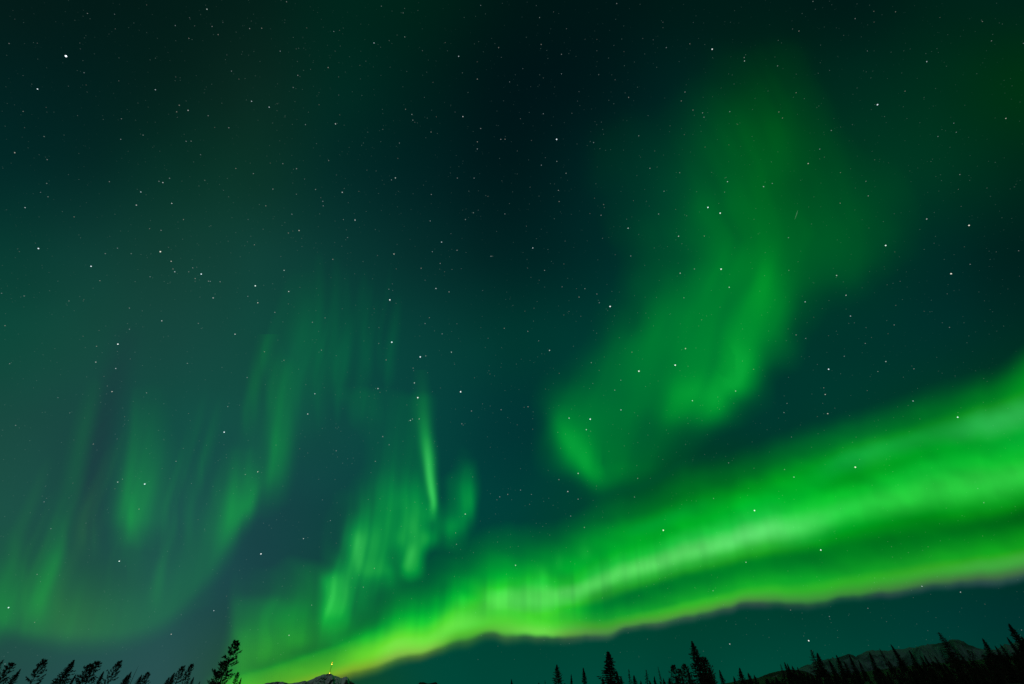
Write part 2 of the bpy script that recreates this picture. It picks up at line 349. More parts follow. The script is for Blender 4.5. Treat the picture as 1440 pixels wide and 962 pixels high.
def slant(x, y):
    S = lambda *p: stroke(p, x, y)
    e = S((90,720,.01,14,8),(84,765,.06,14,7),(78,790,.10,14,7),(68,815,.11,14,8),(57,840,.11,12,10),(50,862,.07,12,12),(46,880,.02,12,12))
    e += S((20,780,.01,26,18),(16,830,.06,24,14),(6,865,.08,20,12),(-10,885,.05,20,12))
    e += S((134,545,.008,10,8),(118,610,.025,10,8),(106,670,.025,11,9),(92,730,.01,12,10))
    xr = x+(x-720)*(850-y)/1800
    return green(e*(1+.12*vnoise(xr, 71, 8)), cb=.0)
def veil(x, y):
    S = lambda *p: stroke(p, x, y)
    e = S((436,380,.004,22,18),(432,430,.020,20,20),(428,475,.034,20,22),(424,520,.03,20,26),(418,575,.015,20,24),(415,620,.004,20,22))
    e += S((449,360,.003,4,5),(449,420,.010,4,5),(448,480,.012,4,5),(447,540,.003,4,5))+S((473,360,.003,5,6),(472,430,.014,5,6),(471,490,.018,6,7),(470,560,.004,6,6))
    e += S((488,380,.003,4,4),(487,440,.010,4,5),(486,500,.010,4,5),(485,560,.003,5,5))+S((512,380,.003,5,6),(511,440,.012,6,6),(510,500,.014,6,8),(508,580,.004,6,8))
    rn = np.random.RandomState(77)
    for k in range(26):
        xb = rn.uniform(365, 560); yb = 560+rn.uniform(-70, 40); L = rn.uniform(70, 190); a = rn.uniform(.004, .014); wd = rn.uniform(2.2, 6)
        xt = xb+(720-xb)*L/1500
        e += S((xb, yb+14, a*.1, wd, wd), (xb, yb-L*.2, a, wd, wd), ((xb+xt)/2, yb-L*.6, a*.7, wd, wd), (xt, yb-L, a*.05, wd, wd))
    return green(e, cb=.12)
PARTS = dict(hook=hook, tatter=tatter, spear=spear, wash=wash, loop=loop, pillar=pillar, slant=slant, veil=veil)

P00 = "371,316,5 211,501,4 51,245,2 83,859,3 248,768,2 265,898,2 130,627,2 260,604,1 130,425,1 473,409,2 451,275,1 449,242,1 492,76,2 644,80,2 825,28,1 1164,52,3 986,144,2 1063,216,2 1193,149,2 1227,195,2 1254,127,1 1404,161,2 1276,309,1 1302,400,2 1344,445,1 874,505,3 989,433,1 1415,570,3 1058,621,3 994,629,2 1008,592,2 1171,651,2 997,660,1 1287,719,2 1208,717,1 1047,795,2 1075,794,2 1128,870,2 1327,948,2 683,668,2 805,760,2 679,784,2 385,485,1 485,478,1 437,650,1 668,455,1 649,163,1 1066,99,1 138,718,1 84,108,1 1095,146,1 210,243,1"
P10 = "172,10,2 32,159,2 285,157,1 438,177,2 470,171,1 705,35,2 828,73,2 836,48,1 911,59,1 1264,31,2 664,242,3 749,229,1 837,208,2 226,275,1 136,288,2 445,288,1 406,380,2 307,390,1 235,424,2 465,433,1 585,368,1 209,492,2 465,535,1 74,603,3 118,623,1 119,584,1 355,589,1 447,697,3 278,701,2 471,646,1 409,903,2 151,921,2 80,918,1 340,808,1 228,949,2 841,615,2 877,644,2 882,676,2 893,688,1 985,743,2 1015,657,1 1020,751,1 807,805,2 798,891,1 713,728,1 996,463,1 1140,317,3 1365,268,2 1380,323,1 1161,410,1 1245,445,2 1427,461,2 1164,656,3 1264,723,2 1377,784,2 1401,784,2 1246,798,2 1245,838,2 1120,630,1 947,548,1 936,285,1 1064,240,1 624,957,1 1245,348,1"
P20 = "589,20,2 137,31,1 234,67,1 155,99,2 164,250,2 306,162,1 410,221,1 477,222,1 735,217,1 794,224,1 849,125,1 849,156,1 868,268,2 1000,247,2 1020,126,1 1126,277,4 1306,324,2 1308,343,3 278,306,2 477,286,1 61,387,1 278,415,2 176,439,1 488,420,2 573,256,1 630,290,1 580,449,1 377,515,1 368,569,1 656,548,2 973,518,2 952,568,2 1018,619,2 1072,635,2 1080,659,2 1225,628,2 1269,700,1 176,640,2 337,637,1 48,668,1 251,784,4 109,790,1 440,796,1 459,802,2 713,764,2 889,708,1 969,757,1 803,849,1 252,908,2 165,929,2 188,887,1 30,849,1 776,947,2 1086,827,1 1220,815,1"
P30 = "253,8,2 266,52,1 596,64,2 490,105,2 717,67,2 597,124,1 1206,121,2 1200,114,1 174,175,2 138,163,1 426,199,1 559,287,2 54,371,2 1257,230,2 893,347,3 1437,244,2 158,522,2 205,555,1 346,396,1 616,589,4 601,588,1 61,630,2 81,664,2 655,656,1 356,734,2 474,701,1 1338,666,3 1045,693,2 1059,744,2 956,768,2 291,839,2 317,884,1 226,920,3 600,899,1 917,908,1 771,513,2 58,227,1 967,98,1"
P01 = "615,62,2 954,43,2 894,60,2 916,67,3 1152,54,2 1425,17,2 263,72,2 227,122,2 270,147,2 792,120,3 141,208,3 767,194,3 966,184,3 417,260,2 1032,275,2 1396,275,1 1257,110,1 1285,147,1 841,326,2 906,336,2 216,438,4 100,440,1 109,455,1 199,407,1 512,538,4 592,467,2 661,436,2 738,467,2 902,456,4 947,432,1 963,510,3 983,569,3 973,553,2 1132,582,4 1084,547,2 1062,569,2 1098,607,2 1098,622,1 1173,622,2 1183,623,2 1238,625,2 844,597,2 760,624,1 1436,648,4 1431,417,2 1199,716,3 1394,707,2 562,619,2 136,705,2 388,733,2 472,724,1 469,733,1 9,690,2 28,872,2 728,773,2 800,789,1 910,845,3 728,892,2 717,860,1 1116,859,2 1132,888,1 1322,920,3 467,931,1 557,899,1 1392,401,1 1186,310,1 1106,543,1"
P11 = "95,104,2 335,106,2 273,47,1 485,122,3 227,132,2 376,173,2 378,198,2 364,152,1 579,117,1 762,52,2 784,41,3 453,24,1 986,134,2 1133,42,2 1227,42,2 1305,145,1 1223,237,2 1250,222,1 1178,275,2 1400,243,2 1425,185,1 980,283,2 557,278,3 492,275,2 202,245,2 55,198,2 242,337,3 182,351,2 207,340,1 515,377,2 432,499,2 776,469,3 140,483,1 158,561,3 992,456,2 1044,402,3 1131,448,2 1097,355,1 1036,522,2 929,549,2 789,553,1 1322,482,2 1331,481,1 683,478,1 951,616,1 1012,663,3 1086,682,2 747,667,2 769,674,1 767,637,1 753,727,4 788,746,1 184,680,3 247,656,1 10,743,3 182,750,1 106,797,2 389,828,2 317,853,2 975,827,2 951,860,2 1130,861,1 1047,918,2 691,883,1 1397,887,2 1305,943,1 664,777,1 1275,674,1 1102,556,1 1155,551,1 1061,569,1 40,329,1"
P21 = "304,15,2 102,92,1 261,111,2 265,174,2 464,155,1 515,191,2 519,208,1 501,251,2 438,242,1 653,324,3 117,435,3 80,312,1 298,396,1 509,381,1 668,480,2 580,473,1 683,169,1 855,116,2 943,12,2 1212,62,3 1204,38,1 1195,121,2 1415,90,3 825,244,2 920,218,1 982,254,1 1102,207,4 1171,239,4 937,369,3 1082,368,2 946,577,3 1026,553,2 1176,554,4 1222,656,3 967,715,2 183,561,2 292,525,1 153,616,1 282,653,2 410,664,2 377,711,2 477,694,2 491,743,2 552,764,4 321,792,1 292,812,1 124,774,1 73,791,1 387,819,1 89,904,2 604,940,1 150,957,2 712,359,1 1067,838,1 88,548,1 363,664,1"
P31 = "408,11,2 1079,22,2 551,60,2 24,72,2 564,142,2 406,183,2 1232,98,1 1071,105,1 1387,91,1 1087,201,1 893,272,3 1131,308,4 115,377,2 662,421,4 713,457,1 935,408,1 878,443,1 1104,428,1 1410,451,2 1284,457,1 1137,527,2 1030,580,4 386,590,3 117,561,2 743,623,1 439,701,3 209,738,3 464,818,3 486,856,1 719,758,1 710,868,2 878,791,1 1021,882,2 980,856,1 1218,732,1 1008,693,1 158,924,2 212,944,2 341,928,1 258,825,1 582,938,1 552,883,1 1414,594,1 710,243,1 676,917,1"
P02 = "663,16,4 543,28,2 54,126,2 539,117,3 651,153,3 604,252,2 630,283,3 326,317,2 392,403,2 88,473,2 1054,124,2 1390,204,2 824,290,2 1281,367,2 1261,511,4 1060,406,1 701,424,1 700,466,1 525,578,2 545,612,1 659,549,1 814,803,4 662,792,3 688,776,2 646,829,1 248,903,2 262,883,1 410,798,1 990,675,2 1031,602,1 1380,749,2 1077,800,1 782,944,2 1274,655,1 585,197,1 660,57,1 733,99,1"
P12 = "764,5,4 691,12,2 368,50,2 47,58,2 157,107,2 924,88,4 955,82,2 732,105,2 884,151,2 887,165,1 891,234,3 910,317,4 331,295,3 686,266,3 697,287,1 291,409,3 868,445,3 880,437,2 918,436,2 713,536,2 749,582,2 451,616,2 246,604,1 291,628,1 671,675,2 647,739,1 632,890,1 894,905,1 10,734,3 1099,61,3 1151,284,4 1212,392,2 1379,385,2 1158,464,2 1166,471,1 1117,129,1 1229,206,1 1316,184,1 1219,763,1 1416,861,2 1371,875,2 1355,891,1 112,584,1 444,777,1 353,777,1 374,892,1 1274,352,1 848,358,1 280,244,1 451,80,1"
P22 = "211,51,3 446,120,2 491,163,1 265,180,1 675,61,2 976,41,3 918,134,4 714,168,4 612,219,2 578,275,2 189,268,1 90,368,2 68,371,1 613,386,3 321,432,3 440,438,4 418,497,3 442,506,1 1015,334,3 1258,280,3 1359,157,2 1296,111,1 372,743,3 264,778,2 314,845,3 372,888,2 48,837,2 109,861,2 99,917,1 707,771,2 689,876,2 1219,684,2 1361,714,1 1134,884,2 1364,952,4 475,814,1 455,237,1 258,512,1 29,470,1 116,494,1"
P32 = "547,12,2 429,84,2 341,157,4 663,114,3 618,170,2 821,155,2 809,139,1 761,202,1 115,203,1 322,299,3 313,262,2 308,349,1 107,349,2 90,401,2 336,407,3 278,423,1 376,376,1 558,277,1 816,336,3 131,538,2 1067,427,4 491,708,4 93,721,2 146,764,3 515,664,1 1180,828,2 1214,908,2 277,130,1"
P03 = "671,277,4 286,94,2 484,63,1 48,538,4 195,621,2 209,351,2 228,392,1 28,855,2 963,688,3 1203,555,3 1020,578,1 1274,474,1 1114,44,1"
P13 = "28,236,4 267,150,3 418,48,2 452,175,1 186,694,3 313,524,2 604,423,2 666,317,2 1177,12,3 1123,118,2 1128,182,2 140,802,1 1116,362,1 1223,228,1"
P23 = "330,23,2 407,87,2 851,103,4 20,300,3 330,280,1 1316,283,3 1131,443,2 508,484,1 494,609,1 1190,522,1 1225,743,3"
P33 = "297,214,4 694,195,1 901,196,1 1207,135,1 866,418,3 1083,451,3 127,552,2 562,542,2 345,588,2 1220,519,1 201,697,1 229,724,4 1426,664,2 900,668,1 667,617,1 600,372,1"
# ------------------------------------------------------------ sky dome
R_SKY, R_STAR = 150000.0, 110000.0
def glow_mat(name, additive):
    m, nt, N, L = nodes(name)
    out = N('ShaderNodeOutputMaterial'); em = N('ShaderNodeEmission'); at = N('ShaderNodeAttribute'); at.attribute_name = 'glow'
    L(at.outputs['Color'], em.inputs['Color']); em.inputs['Strength'].default_value = 1.0
    if additive:
        tr = N('ShaderNodeBsdfTransparent'); ad = N('ShaderNodeAddShader')
        L(em.outputs[0], ad.inputs[0]); L(tr.outputs[0], ad.inputs[1]); L(ad.outputs[0], out.inputs['Surface'])
    else:
        L(em.outputs[0], out.inputs['Surface'])
    m.cycles.emission_sampling = 'NONE'
    return m
M_SKY = glow_mat('night_sky_glow', False)
M_AUR = glow_mat('aurora_glow', True)
def set_glow(me, col):
    a = me.color_attributes.new('glow', 'FLOAT_COLOR', 'POINT')
    c4 = np.ones((len(col), 4), np.float32); c4[:, :3] = col
    a.data.foreach_set('color', c4.ravel())
def build_sky():
    na, ne = 540, 150
    az = np.linspace(0, 2*np.pi, na, endpoint=False); el = np.concatenate([np.linspace(R(-8), R(89.6), ne)])
    A, E = np.meshgrid(az, el)
    d = np.stack([np.sin(A)*np.cos(E), np.cos(A)*np.cos(E), np.sin(E)], -1).reshape(-1, 3)
    px, py = dir_chart(d)
    px = np.clip(px, -40, 1480); py = np.clip(py, -30, 985)
    col = base_lin(px, py)
    i, j = np.meshgrid(np.arange(ne-1), np.arange(na), indexing='ij'); i = i.ravel(); j = j.ravel(); j2 = (j+1) % na
    f = np.stack([i*na+j, (i+1)*na+j, (i+1)*na+j2, i*na+j2], 1)
    v = np.vstack([d*R_SKY, [[0, 0, R_SKY]]]); col = np.vstack([col, col[-na:].mean(0)[None]])
    me = mesh_np('sky', v, f, True)
    bm = bmesh.new(); bm.from_mesh(me); bm.verts.ensure_lookup_table()
    top = bm.verts[len(v)-1]; ring = [bm.verts[(ne-1)*na+k] for k in range(na)]
    for k in range(na): bm.faces.new((ring[k], ring[(k+1) % na], top))
    bm.to_mesh(me); bm.free()
    set_glow(me, col); me.materials.append(M_SKY)
    return tag(link('sky', me), 'dark teal night sky dome with a faint green glow', None, None, 'structure')
build_sky()

# ------------------------------------------------------------ aurora: glowing curtains standing far behind the mountains
def curtain(label, fn, x0, x1, y0, y1, step, foot, h0):
    """a sheet of light: each column stands upright at one distance, set by the altitude h0 of its lower edge"""
    xs = np.arange(x0, x1+step, step, float); ys = np.arange(y0, y1+step, step, float)
    X, Y = np.meshgrid(xs, ys)
    e = fn(X, Y)
    mag = e.max(-1); keep = np.clip((mag-.0012)/.004, 0, 1); e = e*keep[..., None]
    fy = foot(xs)
    _, elf = azel(xs, np.minimum(fy, 962))
    dist = np.clip(h0/np.tan(np.maximum(elf, R(1.5))), 5000, 42000)
    k = np.ones(31)/31; dist = np.convolve(np.pad(dist, 15, mode='edge'), k, 'valid')
    d = chart_dir(X, Y); hor = np.hypot(d[..., 0], d[..., 1])
    dd = np.broadcast_to(dist, X.shape)
    P = d/hor[..., None]*dd[..., None]; P = P+np.array([0, 0, EYE])
    rr = np.linalg.norm(P, axis=-1); P = P*np.minimum(1, 90000/rr)[..., None]
    ny, nx = X.shape
    i, j = np.meshgrid(np.arange(ny-1), np.arange(nx-1), indexing='ij'); i = i.ravel(); j = j.ravel()
    f = np.stack([i*nx+j, (i+1)*nx+j, (i+1)*nx+j+1, i*nx+j+1], 1)
    m = (e.max(-1).ravel()[f]).max(1) > 0
    f = f[m]; used = np.unique(f); remap = np.full(nx*ny, -1); remap[used] = np.arange(len(used))
    me = mesh_np('aurora', P.reshape(-1, 3)[used], remap[f].astype(np.int32), True)
    set_glow(me, e.reshape(-1, 3)[used]); me.materials.append(M_AUR)
    return tag(link('aurora', me), label, 'aurora', 'aurora curtains')
STX = np.array(sorted(ST)); K0 = np.array([ST[k][0][0] for k in STX], float); K5 = np.array([ST[k][5][0] for k in STX], float)
cst = lambda v: (lambda xs: np.full_like(xs, float(v)))
curtain('bright yellow-green arc with purple lower fringe, rising from the mast mountain to the right border', lambda x, y: arcs(x, y)[0], 280, 1560, 440, 1012, 3, lambda xs: hermite(STX, K0, xs), 2600)
curtain('broad bright green upper arc with two pale cloudy patches, above the purple-fringed arc', lambda x, y: arcs(x, y)[1], 640, 1560, 436, 920, 3, lambda xs: hermite(STX, K5, xs), 2600)
curtain('large soft green hook with a rounded tip, climbing towards the top right', hook, 700, 1330, 20, 730, 4, cst(690), 3400)
curtain('ragged green curtain with lobed lower edge hanging above the mast mountain', tatter, 436, 690, 536, 916, 2.5, cst(850), 2600)
curtain('thin bright green spear of light above the ragged curtain', spear, 566, 640, 520, 750, 1.5, cst(730), 2900)
curtain('low yellow-green wash of rays left of the mast mountain, beside the tall leaning pine', wash, 300, 504, 774, 1004, 3, cst(940), 2600)
curtain('pale green loop sweeping over the left-hand trees and rising in thin rays', loop, -60, 440, 470, 950, 4, cst(900), 2500)
curtain('short upright pillar of soft green rays inside the pale loop', pillar, 120, 290, 510, 830, 3, cst(780), 2800)
curtain('slanting faint green streaks at the left border, left of the soft pillar', slant, -80, 190, 500, 930, 4, cst(880), 2500)
curtain('very faint tall green veil of thin vertical rays above the dark gap', veil, 350, 570, 310, 640, 2.5, cst(620), 3200)

# ------------------------------------------------------------ stars
def star_mat(name, col, s):
    m, nt, N, L = nodes(name)
    out = N('ShaderNodeOutputMaterial'); em = N('ShaderNodeEmission')
    em.inputs['Color'].default_value = (*col, 1); em.inputs['Strength'].default_value = s
    tr = N('ShaderNodeBsdfTransparent'); ad = N('ShaderNodeAddShader')
    L(em.outputs[0], ad.inputs[0]); L(tr.outputs[0], ad.inputs[1]); L(ad.outputs[0], out.inputs['Surface']); m.cycles.emission_sampling = 'NONE'
    return m
TINT = [(.95, 1, .98), (.80, .95, 1), (1, .95, .82), (.82, 1, .92)]
def ico(name, sub=1):
    bm = bmesh.new(); bmesh.ops.create_icosphere(bm, subdivisions=sub, radius=1); me = bpy.data.meshes.new(name); bm.to_mesh(me); bm.free(); return me
# apparent diameter in chart pixels and brightness for each class
CLS = {5: (2.9, 1.3), 4: (1.9, .50), 3: (1.6, .23), 2: (1.5, .09), 1: (1.5, .035)}
STAR_ME = {}
for k, (dia, s) in CLS.items():
    for t, col in enumerate(TINT):
        me = ico('star', 2 if k > 3 else 1); me.materials.append(star_mat('star_light', col, s)); STAR_ME[k, t] = me
def star_size(px, py, dia):
    """radius at R_STAR that spans dia chart pixels there"""
    r = math.hypot(px-W_/2, py-H_/2)/FOC
    return .5*dia/FOC*R_STAR/(1+r*r)**.75
STARS = []
for c in range(4):
    for r in range(4):
        for q in globals()['P%d%d' % (c, r)].split():
            X, Y, m = map(int, q.split(',')); STARS.append((m, c*360+X/4, r*240+Y/4))
STARS.sort(key=lambda s: (-s[0], (s[1]*7.3+s[2]*3.1) % 17))
LAB = {(93,79): 'brightest star of all, blue-white, high near the top left corner',
 (1363,317): 'bright star nearest the right border, upper one of a dark-gap pair', (1347,587): 'bright star on the upper edge of the right-hand green arc',
 (1338,385): 'bright warm star in the dark gap right of the green hook', (1246,345): 'bright star on the fading right side of the green hook',
 (1234,147): 'bright star high up, right of the top of the green hook', (1203,657): 'bright star inside the upper green arc beside its small pale patch',
 (1165,519): 'brightest star in the dark gap between hook and upper arc', (1154,774): 'bright star in the darker lane between the two green arcs',
 (1137,901): 'bright low star just above a ragged spruce on the dark slope', (1061,718): 'bright star on the brightest ridge of the upper green arc',
 (1014,379): 'bright star in the middle of the broad green hook', (1013,300): 'right one of two bright stars side by side in the upper hook',
 (1002,69): 'bright star near the top border, left of the hook', (996,292): 'left one of two bright stars side by side in the upper hook',
 (950,514): 'right one of two bright stars in the lower hook', (933,746): 'bright star low in the upper green arc, below the hook',
 (899,522): 'left one of two bright stars in the lower hook', (858,431): 'bright star just left of the green hook',
 (830,590): 'bright star beside the rounded tip of the hook', (783,196): 'bright star alone in the darkest sky, top centre',
 (648,551): 'bright star alone right of the green spear', (591,502): 'bright star directly above the point of the green spear',
 (588,559): 'bright star touching the left side of the green spear', (551,481): 'bright star above and left of the spear, lower of two in line',
 (548,422): 'bright star above the spear, upper of two in line', (367,780): 'bright star in the dark gap between pale loop and ragged curtain',
 (359,402): 'bright star right of the small star cluster', (315,608): 'bright star between the soft pillar and the loop rays',
 (283,386): 'brightest star of the small star cluster on the left', (226,354): 'bright star above and left of the small star cluster',
 (204,681): 'bright star on the soft green pillar', (168,789): 'bright star below the soft green pillar',
 (166,484): 'bright star at the upper end of the dark lane', (128,375): 'bright star left of the small star cluster',
 (54,350): 'bright star by the left border, halfway up', (53,125): 'bright star below and left of the brightest star',
 (12,855): 'bright low star at the left border above the leaning trees'}
rs = random.Random(4)
def put_star(m, px, py, label, group):
    t = rs.choice([0, 0, 1, 1, 2, 3]);
    if m == 5: t = 1
    if (round(px), round(py)) in ((1338, 385), (1363, 317), (1337, 385)): t = 2
    o = link('star', STAR_ME[m, t]); d = chart_dir(px, py)
    o.location = Vector(d)*R_STAR+Vector((0, 0, EYE)); k = star_size(px, py, CLS[m][0])*rs.uniform(.93, 1.07); o.scale = (k, k, k)
    o.rotation_euler = (rs.random()*6, rs.random()*6, rs.random()*6)
    return tag(o, label, 'star', group)
n = 0; rest = []
for m, px, py in STARS:
    if n >= 300 or m == 1: rest.append((m, px, py)); continue
    n += 1
    if m >= 4:
        key = min(LAB, key=lambda q: abs(q[0]-px)+abs(q[1]-py)); put_star(m, px, py, LAB[key], 'bright stars')
    elif m == 3: put_star(m, px, py, 'small clear white star, one of the middling stars scattered across the night sky', 'middling stars')
    else: put_star(m, px, py, 'faint white pinprick star, one of the many dim stars scattered across the night sky', 'dim pinprick stars')
# the dust of stars too faint to count, one object
def star_dust():
    rn = np.random.RandomState(8)
    tet = np.array([(1, 1, 1), (-1, -1, 1), (-1, 1, -1), (1, -1, -1)], float)/1.732*1.25
    tf = np.array([(0, 1, 3), (0, 2, 1), (0, 3, 2), (1, 2, 3)])
    V = []; F = []; col = []
    pts = [(m, px, py) for m, px, py in rest]
    for k in range(5200):
        pts.append((0, rn.uniform(-60, 1500), rn.uniform(-40, 930)))
    for m, px, py in pts:
        if m: dia, s = CLS[m]; c = np.array(TINT[rn.randint(4)])*s*rn.uniform(.8, 1.2)
        else: dia = 1.5; c = np.array((.7, 1.0, .9))*(.004+.03*rn.uniform()**3.0)
        p = chart_dir(px, py)*R_STAR*1.05; k = star_size(px, py, dia)*1.05
        q = np.linalg.qr(rn.normal(size=(3, 3)))[0]
        F.append(tf+4*len(V)); V.append(p+k*tet@q.T); col += [c]*4
    me = mesh_np('star_dust', np.concatenate(V), np.concatenate(F).astype(np.int32))
    set_glow(me, np.array(col)); me.materials.append(M_AUR)
    return tag(link('star_dust', me), 'faint dust of countless tiny stars across the sky', 'stars', None, 'stuff')
star_dust()
# a short meteor trail high in the hook
def meteor():
    a = chart_dir(1122, 296)*R_STAR; b = chart_dir(1117.5, 309)*R_STAR
    a = Vector(a); b = Vector(b); r = star_size(1120, 300, 1.0)
    bm = bmesh.new(); ax = (b-a).normalized(); u = ax.orthogonal().normalized(); v = ax.cross(u); rings = []
    for t, k in ((0, .25), (.3, 1), (.7, .8), (1, .1)):
        c = a.lerp(b, t); rings.append([bm.verts.new(c+(u*math.cos(q*math.pi/3)+v*math.sin(q*math.pi/3))*r*k) for q in range(6)])
    for p, q in zip(rings[:-1], rings[1:]):
        for i in range(6): bm.faces.new((p[i], p[(i+1) % 6], q[(i+1) % 6], q[i]))
    bm.faces.new(rings[0]); bm.faces.new(rings[-1])
    me = bpy.data.meshes.new('meteor_trail'); bm.to_mesh(me); bm.free(); me.materials.append(star_mat('meteor_light', (.6, 1, .75), .05))
    tag(link('meteor_trail', me), 'short faint meteor streak in the green glow of the upper hook', 'meteor')
meteor()

# ------------------------------------------------------------ terrain
def hill_el(a):
    """altitude angle (degrees) of the wooded skyline at azimuth a (radians)"""
    return np.interp(np.degrees(a), [-180, -60, -20, 0, 12, 20, 25, 29, 33, 37, 41, 45.5, 52, 60, 90, 180], [.4, .3, .2, .2, .35, .9, 1.55, 1.8, 1.75, 2.1, 2.4, 2.75, 3.0, 3.2, 2.5, .4])
CREST = 260.0
def ground_z(x, y):
    a = np.arctan2(x, y); r = np.hypot(x, y)
    top = EYE+CREST*np.tan(np.radians(hill_el(a)))
    rise = np.clip((r-45)/(CREST-45), 0, 1); rise = rise*rise*(3-2*rise)*.35+rise*.65
    fall = 1-.9*sstep(r, CREST, 1500)
    bump = .5*np.sin(x*.071+1)*np.cos(y*.053)+.25*np.sin(x*.17+y*.12)
    return top*rise*fall+bump*np.clip((r-6)/60, 0, 1)*np.clip((900-r)/400, 0, 1)-.05
def build_ground():
    rad = np.concatenate([[0.0], np.geomspace(2, 400, 70), np.geomspace(430, 60000, 36)])
    na = 256; az = np.linspace(0, 2*np.pi, na, endpoint=False)
    Rr, A = np.meshgrid(rad[1:], az, indexing='ij')
    x = Rr*np.sin(A); y = Rr*np.cos(A); z = ground_z(x, y)-np.where(Rr > 1500, (Rr-1500)*.003, 0)
    v = np.vstack([[[0, 0, -.05]], np.stack([x, y, z], -1).reshape(-1, 3)]); nr = len(rad)-1
    f = [(0, 1+j, 1+(j+1) % na) for j in range(na)]
    for i in range(nr-1):
        for j in range(na):
            f.append((1+i*na+j, 1+(i+1)*na+j, 1+(i+1)*na+(j+1) % na, 1+i*na+(j+1) % na))
    me = mesh_np('ground', v, f, True)
    m, nt, N, L = nodes('forest_floor'); out = N('ShaderNodeOutputMaterial'); p = N('ShaderNodeBsdfPrincipled'); p.inputs['Roughness'].default_value = .95
    tc = N('ShaderNodeTexCoord'); n1 = N('ShaderNodeTexNoise'); n1.inputs['Scale'].default_value = .35; n1.inputs['Detail'].default_value = 6
    cr = N('ShaderNodeValToRGB'); cr.color_ramp.elements[0].color = (.005, .006, .0035, 1); cr.color_ramp.elements[1].color = (.016, .016, .010, 1)
    cr.color_ramp.elements[0].position = .35; cr.color_ramp.elements[1].position = .7
    L(tc.outputs['Object'], n1.inputs['Vector']); L(n1.outputs['Fac'], cr.inputs['Fac']); L(cr.outputs['Color'], p.inputs['Base Color'])
    bp = N('ShaderNodeBump'); bp.inputs['Strength'].default_value = .5; L(n1.outputs['Fac'], bp.inputs['Height']); L(bp.outputs[0], p.inputs['Normal'])
    L(p.outputs[0], out.inputs['Surface']); me.materials.append(m)
    tag(link('ground', me), None, None, None, 'structure')
build_ground()

# ------------------------------------------------------------ mountains
def rock_mat(name, snow, scale, amount, rock=(.03, .034, .03)):
    m, nt, N, L = nodes(name); out = N('ShaderNodeOutputMaterial'); p = N('ShaderNodeBsdfPrincipled'); p.inputs['Roughness'].default_value = .9; p.inputs['Specular IOR Level'].default_value = .1
    tc = N('ShaderNodeTexCoord'); n1 = N('ShaderNodeTexNoise'); n1.inputs['Scale'].default_value = scale; n1.inputs['Detail'].default_value = 8; n1.inputs['Roughness'].default_value = .65
    n1.inputs['Distortion'].default_value = .6
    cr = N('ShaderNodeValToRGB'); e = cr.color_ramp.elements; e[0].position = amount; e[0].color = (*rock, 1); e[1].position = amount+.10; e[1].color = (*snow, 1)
    L(tc.outputs['Object'], n1.inputs['Vector']); L(n1.outputs['Fac'], cr.inputs['Fac']); L(cr.outputs['Color'], p.inputs['Base Color']); L(p.outputs[0], out.inputs['Surface'])
    return m
def mountain(name, outline, dist, depth, foot, mat, seed, label, rough):
    """ridge whose skyline follows measured altitudes; slopes run down in front and behind"""
    rn = np.random.RandomState(seed)
    pts = np.array(outline, float); t = np.arange(len(pts)); tt = np.linspace(0, len(pts)-1, (len(pts)-1)*7+1)
    px = np.interp(tt, t, pts[:, 0]); py = np.interp(tt, t, pts[:, 1])
    a, e = azel(px, py)
    n = len(a); rows = 44; s = np.linspace(-1, 1, rows)
    top = np.tan(e)*dist+EYE
    top = top+rough*.07*vnoise(np.arange(n), seed, 2.3)*np.minimum(1, np.minimum(np.arange(n), n-1-np.arange(n))/6)
    V = []
    U = np.arange(n, dtype=float)
    def fbm(q):
        return sum(vnoise2(U/f+q*3.1, np.full(n, q*g+7.7), seed+k, 1.0)*w for k, (f, g, w) in enumerate(((9.0, 2.2, 1.0), (4.2, 4.5, .5), (2.0, 9.0, .25))))
    for q in s:
        d = dist+depth*q; k = abs(q)**.85
        z = top*(1-k)+foot*k+rough*fbm(q)*np.sin(np.pi*min(1, abs(q)*1.25))*1.3
        if q < 0: z = np.minimum(z, EYE+(top-EYE)*(d/dist)*.99)
        else: z = np.minimum(z, top)
        V.append(np.stack([np.sin(a)*d, np.cos(a)*d, z], -1))
    V = np.array(V).reshape(-1, 3)
    i, j = np.meshgrid(np.arange(rows-1), np.arange(n-1), indexing='ij'); i = i.ravel(); j = j.ravel()
    f = np.stack([i*n+j, i*n+j+1, (i+1)*n+j+1, (i+1)*n+j], 1).astype(np.int32)
    me = mesh_np(name, V, f, True); me.materials.append(mat)
    return tag(link(name, me), label, None, None, 'structure')
SNOW = (.62, .66, .66)
mountain('mountain', [(300,985),(330,972),(352,965),(362,961.5),(369,960.5),(377,959),(388,958),(400,958.5),(412,958.8),(421,958.3),(431,957),(438,954),(446,950),(453,947.6),(460,946.3),(466,947),(472,949),(477,951),(481,952.3),(484,951),(487,950.6),(490,951.8),(493,955),(497,959.5),(503,963),(515,970),(540,985)],
  6000, 1500, -40, rock_mat('snowy_rock', (.66, .80, .80), .007, .44), 3, 'dark snow-streaked mountain carrying a lit mast on its rounded top', 55)
mountain('mountain', [(560,985),(575,972),(584,964),(588,960),(592,958.3),(597,958.6),(602,960.3),(606,959.2),(610,958.2),(613,958.8),(616,961),(622,966),(640,978),(660,985)],
  5200, 900, -40, rock_mat('dark_rock', (.25, .27, .26), .01, .62), 5, 'small dark twin-humped hilltop just showing right of the mast mountain', 30)
